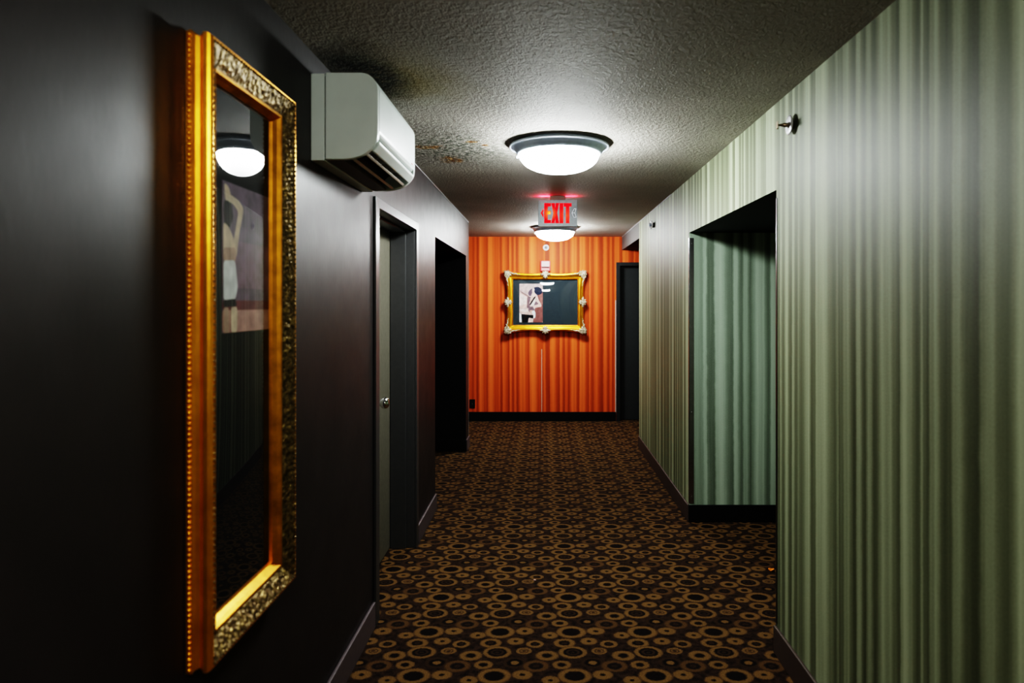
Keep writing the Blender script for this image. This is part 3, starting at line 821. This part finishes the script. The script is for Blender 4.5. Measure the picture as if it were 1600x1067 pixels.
# ------------------------------------------------------------------ fire alarm strobe above the picture
FA = empty('fire_alarm_strobe', (.019, YEND, 2.050), label='small square red fire alarm strobe above the picture on the orange wall', cat='fire alarm')
mb = MB(); mb.prism(rounded([(-.067, -.070), (.067, -.070), (.067, .070), (-.067, .070)], .010, 4), 'y', -.038, 0); mb.done('alarm_body', M_red, FA, bevel=.004)
mb = MB(); mb.prism([(-.040, .066), (-.066, .052), (-.060, -.010), (-.040, -.016)], 'x', -.052, .052); mb.done('strobe_lens', M_pink, FA, bevel=.004)
mb = MB(); mb.box(-.048, .048, -.0405, -.036, -.026, -.016); mb.done('sound_slot', simple('dark_red_slot', (.05, .004, .006), .5), FA)
mb = MB(); mb.prism(rounded([(-.050, -.058), (.050, -.058), (.050, -.028), (-.050, -.028)], .004, 3), 'y', -.041, -.037); mb.done('front_plate', simple('pink_red_plate', (.78, .28, .28), .35), FA, bevel=.001)

# ------------------------------------------------------------------ outlet
OU = empty('wall_outlet', (-.949, YEND, .228), label='black power outlet low on the orange wall at the end of the corridor', cat='outlet')
mb = MB(); mb.prism(rounded([(-.037, -.059), (.037, -.059), (.037, .059), (-.037, .059)], .004, 3), 'y', -.006, 0); mb.done('cover_plate', M_black, OU, bevel=.0015)
for zz in (-.020, .020):
    mb = MB(); mb.prism(rounded([(-.017, zz-.014), (.017, zz-.014), (.017, zz+.014), (-.017, zz+.014)], .008, 4), 'y', -.008, -.005); rc = mb.done('socket', M_ac_dark, OU)
    mb = MB(); mb.box(-.0065, -.0045, -.0085, -.0075, zz-.003, zz+.006); mb.box(.0045, .0065, -.0085, -.0075, zz-.003, zz+.006); mb.box(-.002, .002, -.0085, -.0075, zz-.010, zz-.006)
    mb.done('slots', simple('slot_shadow', (.002, .002, .002), .8), rc)
mb = MB(); mb.lathe([(0, .001), (.003, .0006), (.0035, 0)], 12, Matrix.Translation((0, -.006, 0)) @ Matrix.Rotation(PI/2, 4, 'X')); mb.done('cover_screw', M_nickel, OU)

# ------------------------------------------------------------------ scraps on the carpet
def scrap(name, x, y, size, mat, label, seed):
    rnd = random.Random(seed); mb = MB(); n = 7
    def fn(i, j):
        u = (i/(n-1)-.5); v = (j/(n-1)-.5)
        k = math.sqrt(max(0, 1-(2*u)**2))
        return (size*u, size*v*k*.8, .003+size*.35*abs(v)*k + size*.10*rnd.random() + size*.25*u*u)
    mb.grid(fn, n, n)
    o = mb.done(name, mat, None, fix=True); o.location = (x, y, 0)
    sol = o.modifiers.new('thickness', 'SOLIDIFY'); sol.thickness = .001
    return tag(o, label, 'scrap')
o = scrap('paper_scrap', 1.318, 4.01, .042, M_scrap, 'tiny curled orange scrap on the carpet inside the green alcove opening', 3); o.rotation_euler = (0, 0, 1.1)
o = scrap('lint_scrap', -.052, 3.865, .014, simple('pale_pink_lint', (.70, .45, .40), .8), 'tiny pale pink speck of lint on the open carpet', 5)

# ------------------------------------------------------------------ world, camera, view
w = bpy.data.worlds.new('dim_indoor_air'); SC.world = w; w.use_nodes = True
w.node_tree.nodes['Background'].inputs[0].default_value = (.5, .55, .6, 1)
w.node_tree.nodes['Background'].inputs[1].default_value = .002

cam = bpy.data.cameras.new('camera'); co = bpy.data.objects.new('camera', cam); COL.objects.link(co)
co.location = (0, 0, EYE); co.rotation_euler = (PI/2, 0, 0)
cam.sensor_width = 36; cam.sensor_fit = 'HORIZONTAL'; cam.lens = 1080/1600*36
cam.shift_x = -50/1600; cam.shift_y = -58.5/1600
cam.clip_start = .05; cam.clip_end = 60
cam.dof.use_dof = True; cam.dof.focus_distance = 5.0; cam.dof.aperture_fstop = 2.6
SC.camera = co
SC.view_settings.view_transform = 'Filmic'
SC.view_settings.look = 'Very High Contrast'
SC.view_settings.exposure = 1.12
SC.view_settings.gamma = 0.88
try:
    SC.cycles.use_denoising = True
    SC.cycles.max_bounces = 8; SC.cycles.diffuse_bounces = 4; SC.cycles.glossy_bounces = 4; SC.cycles.transparent_max_bounces = 8
    SC.cycles.sample_clamp_indirect = 4.0
except Exception:
    pass
